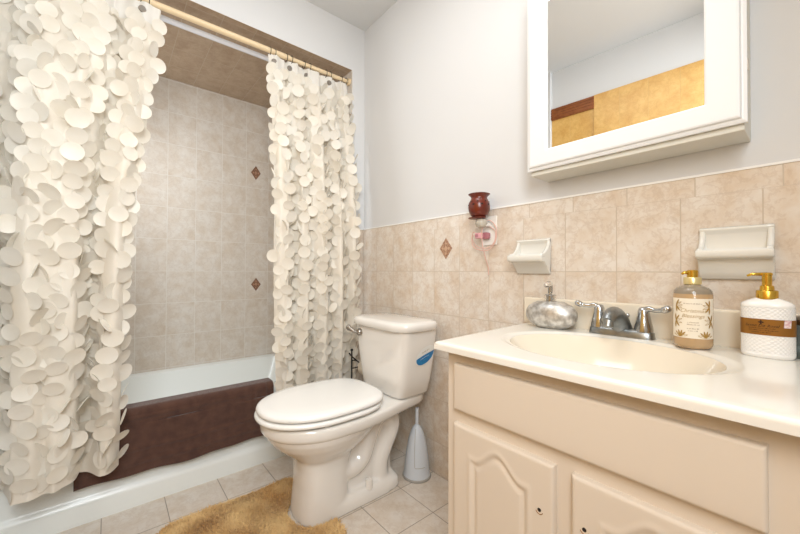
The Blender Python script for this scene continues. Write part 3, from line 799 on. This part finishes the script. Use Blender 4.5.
# amber bottle with palm label
ax_, ay_ = 1.676, -.096; R_ = .0405
ab = thing('soap_bottle', (ax_, ay_, CTZ), 'amber hand soap bottle with cream palm leaf label and gold pump', 'soap bottle')
Z = lambda h: CTZ+h
bm = NB(); lathe(bm, ax_, ay_, [(R_-.008, Z(.001)), (R_-.002, Z(.005)), (R_, Z(.012)), (R_, Z(.135)), (R_-.001, Z(.138))], 48); auto(obj('soap_body', bm, M['amber'], ab), 60)
bm = NB(); lathe(bm, ax_, ay_, [(R_, Z(.138)), (R_-.002, Z(.146)), (R_-.008, Z(.153)), (R_-.018, Z(.158)), (.016, Z(.161)), (.015, Z(.166))], 48); auto(obj('shoulder', bm, M['shoulder'], ab), 60)
vdir = math.atan2(CAM.y-ay_, CAM.x-ax_)            # label faces the room
def onlabel(u, v, r=R_+.0009):
    a = vdir+u/R_; return Vector((ax_+r*math.cos(a), ay_+r*math.sin(a), Z(v)))
bm = NB(); nl = 40; A = []
for i in range(nl+1):
    u = (-1.25+2.5*i/nl)*R_; A.append([bm.verts.new(onlabel(u, v, R_+.0006)) for v in (.028, .127)])
for i in range(nl): bm.faces.new((A[i][0], A[i+1][0], A[i+1][1], A[i][1]))
lb = obj('label', bm, M['label'], ab, True)
T = lambda s, size, v0, sh, mt: text_mesh(s, size, lambda u, v: onlabel(u, v0+v), sh, 'lettering', mt, lb)
FP = lambda wd, h, v0, sd: fine_print(wd, h, lambda u, v: onlabel(u, v0+v), sd, 'fine_print', M['greyink'], lb)
FP(.036, .0028, .1130, 3)
T('Christmas', .0128, .0925, .35, M['paleink']); T('Blessings', .0128, .0795, .35, M['paleink'])
FP(.020, .0028, .0665, 4); FP(.022, .0028, .0610, 5); FP(.022, .0028, .0510, 6); FP(.018, .0028, .0455, 7)
bm = NB()
def leaf(u0, v0, ang, ln, wd):
    c, s = math.cos(ang), math.sin(ang); pts = []
    for t, w_ in ((0, .15), (.3, .8), (.6, 1), (.85, .6), (1, 0)): pts.append((t, w_))
    up = [(u0+c*t*ln-s*w_*wd, v0+s*t*ln+c*w_*wd) for t, w_ in pts]; dn = [(u0+c*t*ln+s*w_*wd, v0+s*t*ln-c*w_*wd) for t, w_ in pts[:-1]][::-1]
    bm.faces.new([bm.verts.new(onlabel(u, v, R_+.001)) for u, v in up+dn if .0285 < v < .1265] if all(.0285 < v < .1265 for u, v in up+dn) else [bm.verts.new(onlabel(u, min(.1265, max(.0285, v)), R_+.001)) for u, v in up+dn])
for (u0, v0, a0, a1) in ((.036, .106, 95, 265), (.040, .070, 80, 290), (-.037, .109, -80, 60), (-.038, .070, -90, 90), (-.026, .030, 20, 160), (.026, .030, 20, 160)):
    for i in range(6):
        a = math.radians(a0+(a1-a0)*i/5); leaf(u0, v0, a, .018, .0021)
obj('palm_leaves', bm, M['goldink'], lb)
bm = NB(); lathe(bm, ax_, ay_, [(.0185, Z(.162)), (.0185, Z(.178)), (.017, Z(.180))], 28); auto(obj('collar', bm, M['goldcollar'], ab))
bm = NB(); lathe(bm, ax_, ay_, [(.0115, Z(.179)), (.0115, Z(.197)), (.009, Z(.199))], 24); pm = auto(obj('pump', bm, M['gold'], ab))
bm = NB(); tube(bm, [(ax_, ay_, Z(.192)), (ax_-.015, ay_-.010, Z(.192)), (ax_-.019, ay_-.013, Z(.188))], [.006, .004, .003], 10); obj('nozzle', bm, M['gold'], pm, True)

# white ceramic dispenser with bronze band
wx, wy = 1.8085, -.090; WA, WB = .0440, .030
wd_ = thing('soap_dispenser', (wx, wy, CTZ), 'white quilted ceramic soap dispenser with bronze band and gold pump', 'soap dispenser')
def we(a, h=0): # ellipse-ish outline point
    e = 2.5; c, s = math.cos(a), math.sin(a); return (wx+(WA+h)*math.copysign(abs(c)**(2/e), c), wy+(WB+h)*math.copysign(abs(s)**(2/e), s))
bm = NB(); rings = []
zs = [0, .002, .006]+[.010+i*.001 for i in range(0, 105)]+[.118, .121, .124, .128, .132, .135]
for z in zs:
    ring_ = []
    for i in range(180):
        a = 2*PI*i/180; h = 0
        if .010 < z < .114 and not (.052 < z < .088):
            u = a*.042; p1 = math.sin((u+z)*PI/.0085); p2 = math.sin((u-z)*PI/.0085); h = -.0015*max(math.exp(-(p1/.35)**2), math.exp(-(p2/.35)**2))
        if z < .006: h = -(.006-z)*.6
        x, y = we(a, h)
        k = 1.0
        if z >= .1175: k = {.118: .995, .121: .97, .124: .91, .128: .76, .132: .56, .135: .42}[z]
        ring_.append((wx+(x-wx)*k, wy+(y-wy)*k, Z(z)))
    rings.append(ring_)
loft(bm, rings); auto(obj('body', bm, M['whiteceramic'], wd_), 70)
# point on the band by arc length from the side facing the room
poly = [we(2*PI*i/720, .0008) for i in range(720)]
vd = math.atan2(CAM.y-wy, CAM.x-wx)
k0 = min(range(720), key=lambda i: abs(math.atan2(math.sin(math.atan2(poly[i][1]-wy, poly[i][0]-wx)+1.62), math.cos(math.atan2(poly[i][1]-wy, poly[i][0]-wx)+1.62))))
def onband(u, v, off=0.0):
    i = k0; acc = 0; st1 = 1 if u > 0 else -1; u = abs(u)
    while acc < u:
        a, b = poly[i % 720], poly[(i+st1) % 720]; acc += math.hypot(a[0]-b[0], a[1]-b[1]); i += st1
    p = poly[i % 720]; n_ = Vector((p[0]-wx, (p[1]-wy)*2.2, 0)).normalized()
    return Vector((p[0]+n_.x*off, p[1]+n_.y*off, Z(v)))
bm = NB(); A = []
for i in range(181):
    x, y = we(2*PI*i/180, .0006); A.append([(x, y, Z(.052)), (x, y, Z(.088))])
loft(bm, [[a[0] for a in A[:-1]], [a[1] for a in A[:-1]]], False, False)
bd = auto(obj('band', bm, M['bronze'], wd_))
T2 = lambda s, size, v0, sh, of=0: text_mesh(s, size, lambda u, v: onband(u+of-.006, v0+v, .0004), sh, 'lettering', M['brownink'], bd)
T2('Savon De Royal', .0085, .0705, .35); FB = lambda wd, h, v0, sd, of=0: fine_print(wd, h, lambda u, v: onband(u+of-.006, v0+v, .0004), sd, 'fine_print', M['brownink'], bd)
FB(.042, .0016, .0665, 8); FB(.046, .0016, .0620, 9, .003); FB(.030, .0016, .0575, 10)
bm = NB()
for a in range(4):
    c, s = math.cos(a*PI/2), math.sin(a*PI/2)
    q = [(0, 0), (.0022*c-.0016*s, .0022*s+.0016*c), (.0055*c, .0055*s), (.0022*c+.0016*s, .0022*s-.0016*c)]
    bm.faces.new([bm.verts.new(onband(u-.006, .0810+v, .0005)) for u, v in q])
obj('emblem', bm, M['brownink'], bd)
bm = NB(); A = [[bm.verts.new(onband(.030+.012*i/4-.0015*(1-j), .071+.0165*j, .0007)) for j in (0, 1)] for i in range(5)]
for i in range(4): bm.faces.new((A[i][0], A[i+1][0], A[i+1][1], A[i][1]))
obj('price_sticker', bm, M['pricetag'], wd_)
bm = NB(); lathe(bm, wx, wy, [(.0185, Z(.132)), (.0185, Z(.150)), (.0175, Z(.1515)), (.0125, Z(.153)), (.0115, Z(.162)), (.0085, Z(.164)), (.0085, Z(.186)), (.0095, Z(.187)), (.0095, Z(.191)), (.007, Z(.193))], 32); pm = auto(obj('pump', bm, M['gold'], wd_), 35)
bm = NB(); tube(bm, [(wx, wy, Z(.189)), (wx-.024, wy-.006, Z(.189)), (wx-.032, wy-.008, Z(.185))], [.0045, .0034, .0025], 12); obj('nozzle', bm, M['gold'], pm, True)

# grey glass jar at the right end of the sink top
jx, jy = 1.868, -.052
jr = thing('glass_jar', (jx, jy, CTZ), 'grey glass jar half hidden behind the white quilted dispenser', 'jar')
bm = NB(); lathe(bm, jx, jy, [(.022, Z(.0)), (.026, Z(.004)), (.026, Z(.070)), (.023, Z(.078))], 28); auto(obj('jar_body', bm, M['jar'], jr), 60)
bm = NB(); lathe(bm, jx, jy, [(.025, Z(.077)), (.026, Z(.080)), (.026, Z(.092)), (.022, Z(.095))], 28); auto(obj('lid', bm, M['brushed'], jr), 60)

# ------------------------------------------------------------------ wall soap dishes
def soap_dish(x0, x1, z0, z1, depth, zl0, zl1, flare, label):
    c = (x0+x1)/2; t = thing('soap_dish', (c, 0, (z0+z1)/2), label, 'soap dish', None)
    N_ = 22; r = []
    # side profile (y outwards, z): back plate top, scooped shelf, lip, tapered underside
    bm = NB()
    th = .012
    prof = [(-.002, z1), (-.013, z1-.0005), (-.016, z1-.004), (-.015, z1-.009), (-.007, z1-.018), (-.006, zl1+.004), (-.012, zl1-.006), (-.024, zl1-.010), (-depth+.012, zl1-.008), (-depth+.006, zl1-.001), (-depth+.001, zl1-.003), (-depth, zl1-.010), (-depth+.002, zl0+.004), (-depth+.008, zl0), (-depth+.028, zl0-.002), (-.024, z0+.018), (-.014, z0+.003), (-.010, z0), (-.002, z0)]
    def wfac(y, z):
        k = max(0, min(1, -y/depth)); k = k*k*(3-2*k)
        return 1+flare*k if zl0-.012 < z < zl1+.004 else 1-.05*max(0, (z1-zl1) and 0)
    loft(bm, [[(c+s*(x1-x0)/2*wfac(y, z), y, z) for y, z in prof] for s in (-1, -.8, -.4, 0, .4, .8, 1)])
    auto(obj('dish_body', bm, M['soapdish'], t), 55).modifiers.new('round', 'BEVEL').width = .004
    # curved cheeks at both ends of the tray
    for s in (-1, 1):
        bm = NB(); xo = c+s*(x1-x0)/2; xi = xo-s*th
        chk = [(-.002, z1), (-.013, z1-.001)]+[(-.013-(depth-.022)*(1-math.cos(q*PI/2)), z1-(z1-zl1-.002)*math.sin(q*PI/2)) for q in (.2, .4, .6, .8, 1.0)]+[(-depth+.01, zl0+.004), (-depth+.034, zl0-.004), (-.018, z0+.012), (-.002, z0+.002)]
        loft(bm, [[(x, y, z) for y, z in chk] for x in sorted((xi, xo))])
        ck = auto(obj('cheek', bm, M['soapdish'], t), 55); b_ = ck.modifiers.new('round', 'BEVEL'); b_.width = .004; b_.segments = 2; b_.limit_method = 'ANGLE'
    # two drain ridges
    for k in (-.25, .25):
        bm = NB(); xx = c+k*(x1-x0); tube(bm, [(xx, -.03, zl1-.006), (xx, -depth+.014, zl1-.007)], .003, 8); obj('ridge', bm, M['soapdish'], t, True)
    return t
soap_dish(1.118, 1.253, .992, 1.124, .078, 1.037, 1.064, .03, 'small ivory ceramic soap dish mounted above the silver dispenser')
soap_dish(1.676, 1.817, .982, 1.120, .062, 1.036, 1.060, .02, 'larger ivory ceramic soap dish mounted above the gold pump bottles')

# ------------------------------------------------------------------ outlet, wax warmer and charger
pl = thing('outlet', (.982, 0, 1.175), 'white wall outlet plate below the maroon wax warmer', 'outlet')
bm = NB(); box(bm, .944, 1.020, -.007, -.0005, 1.112, 1.236); obj('cover_plate', bm, M['plate'], pl, bevel=.003)
for z in (1.196, 1.150):
    bm = NB(); loft(bm, [[(p[0], -.0066, p[1]) for p in [(.982+.017*math.cos(2*PI*i/24), z+.0145*math.sin(2*PI*i/24)) for i in range(24)]], [(p[0], -.0085, p[1]) for p in [(.982+.0165*math.cos(2*PI*i/24), z+.014*math.sin(2*PI*i/24)) for i in range(24)]]])
    obj('socket', bm, M['plate'], pl)
wm = thing('wax_warmer', (.968, -.06, 1.19), 'maroon clay plug-in wax warmer pot on the tiled wall', 'wax warmer')
ox, oy = .972, -.062
bm = NB(); lathe(bm, ox, oy, [(.026, 1.2295), (.035, 1.236), (.042, 1.250), (.0455, 1.268), (.043, 1.286), (.036, 1.300), (.0325, 1.307), (.035, 1.314), (.0435, 1.321), (.0455, 1.3235), (.042, 1.325), (.030, 1.313)], 36)
pot = auto(obj('pot', bm, M['maroon'], wm), 60)
for i, a in enumerate((-150, -105, -60, -15, 30)):
    for dz, da in ((1.289, 0), (1.277, 20), (1.277, -20)):
        aa = math.radians(a+da); r = .0415 if dz > 1.28 else .0445
        bm = NB(); p = Vector((ox+r*math.cos(aa), oy+r*math.sin(aa), dz)); n_ = Vector((math.cos(aa), math.sin(aa), 0))
        tube(bm, [p-n_*.002, p+n_*.0008], .0032, 8); obj('vent_hole', bm, M['dark'], pot)
bm = NB(); lathe(bm, ox-.010, oy, [(.030, 1.221), (.040, 1.224), (.042, 1.227), (.030, 1.2297)], 30, .75); auto(obj('tray', bm, M['maroon'], wm), 60)
bm = NB(); lathe(bm, ox+.002, oy+.012, [(.012, 1.184), (.021, 1.19), (.026, 1.203), (.022, 1.217), (.015, 1.222)], 24); auto(obj('bulb_housing', bm, M['bulbglass'], wm), 60)
bm = NB(); box(bm, ox-.008, ox+.024, -.052, -.0088, 1.190, 1.205); obj('plug', bm, M['plate'], wm, bevel=.003)
ch = thing('phone_charger', (.97, -.03, 1.15), 'pink plug-in charger with looped pale cord in the outlet', 'charger')
bm = NB(); box(bm, .953, .993, -.034, -.0088, 1.138, 1.166); obj('adapter', bm, M['mauve'], ch, bevel=.006)
bm = NB(); box(bm, .944, .974, -.056, -.034, 1.140, 1.164); obj('adapter_cap', bm, M['pink'], ch, bevel=.004)
bm = NB(); box(bm, .948, .962, -.0575, -.056, 1.146, 1.158); obj('logo_panel', bm, M['mauve'], ch)
bm = NB()
loop = spline([(.945, -.045, 1.152), (.925, -.040, 1.156), (.908, -.03, 1.140), (.915, -.025, 1.108), (.95, -.022, 1.092), (.995, -.02, 1.094), (1.025, -.02, 1.13), (1.028, -.02, 1.18), (1.005, -.02, 1.21), (.985, -.024, 1.215), (.976, -.046, 1.18), (.979, -.05, 1.12), (.980, -.03, 1.06), (.981, -.012, 1.02), (.981, -.008, .985)], 8)
tube(bm, loop, .0019, 8); obj('cord', bm, M['cord'], ch, True)
bm = NB()
loop = spline([(.945, -.042, 1.156), (.922, -.035, 1.172), (.905, -.025, 1.15), (.918, -.02, 1.118), (.945, -.018, 1.103), (.985, -.016, 1.102), (1.015, -.016, 1.125), (1.02, -.016, 1.168), (.995, -.02, 1.19)], 8)
tube(bm, loop, .0018, 8); obj('cord', bm, M['cord'], ch, True)

# ------------------------------------------------------------------ medicine cabinet
mc = thing('medicine_cabinet', (1.5, 0, 1.335), 'white mirrored medicine cabinet on the wall above the sink', 'cabinet')
bm = NB(); box(bm, 1.236, 1.776, -.110, .007, 1.335, 2.02); obj('cabinet_box', bm, M['cabshell'], mc, bevel=.002)
OX0, OX1, OZ0, OZ1 = 1.228, 1.782, 1.3495, 2.03
GX0, GX1, GZ0, GZ1 = 1.3035, 1.706, 1.4145, 1.95
bm = NB()
def fr(x0, x1, z0, z1, y): return [(x0, y, z0), (x1, y, z0), (x1, y, z1), (x0, y, z1)]
def off(d, y): return fr(OX0+d, OX1-d, OZ0+d, OZ1-d, y)
def ing(d, y): return fr(GX0-d, GX1+d, GZ0-d, GZ1+d, y)
loft(bm, [off(.004, -.1115), off(0, -.114), off(0, -.121), off(.006, -.1235), off(.009, -.124), off(.012, -.130), off(.016, -.1315), ing(.006, -.1315), ing(.002, -.129), ing(0, -.122), ing(0, -.1115)], False, False)
obj('door_frame', bm, M['cabpaint'], mc)
bm = NB(); box(bm, GX0-.001, GX1+.001, -.1235, -.1118, GZ0-.001, GZ1+.001); obj('mirror_glass', bm, M['mirror'], mc)
bm = NB(); box(bm, 1.7815, 1.7835, -.1185, -.1125, 1.470, 1.497); obj('hinge', bm, M['brushed'], mc)
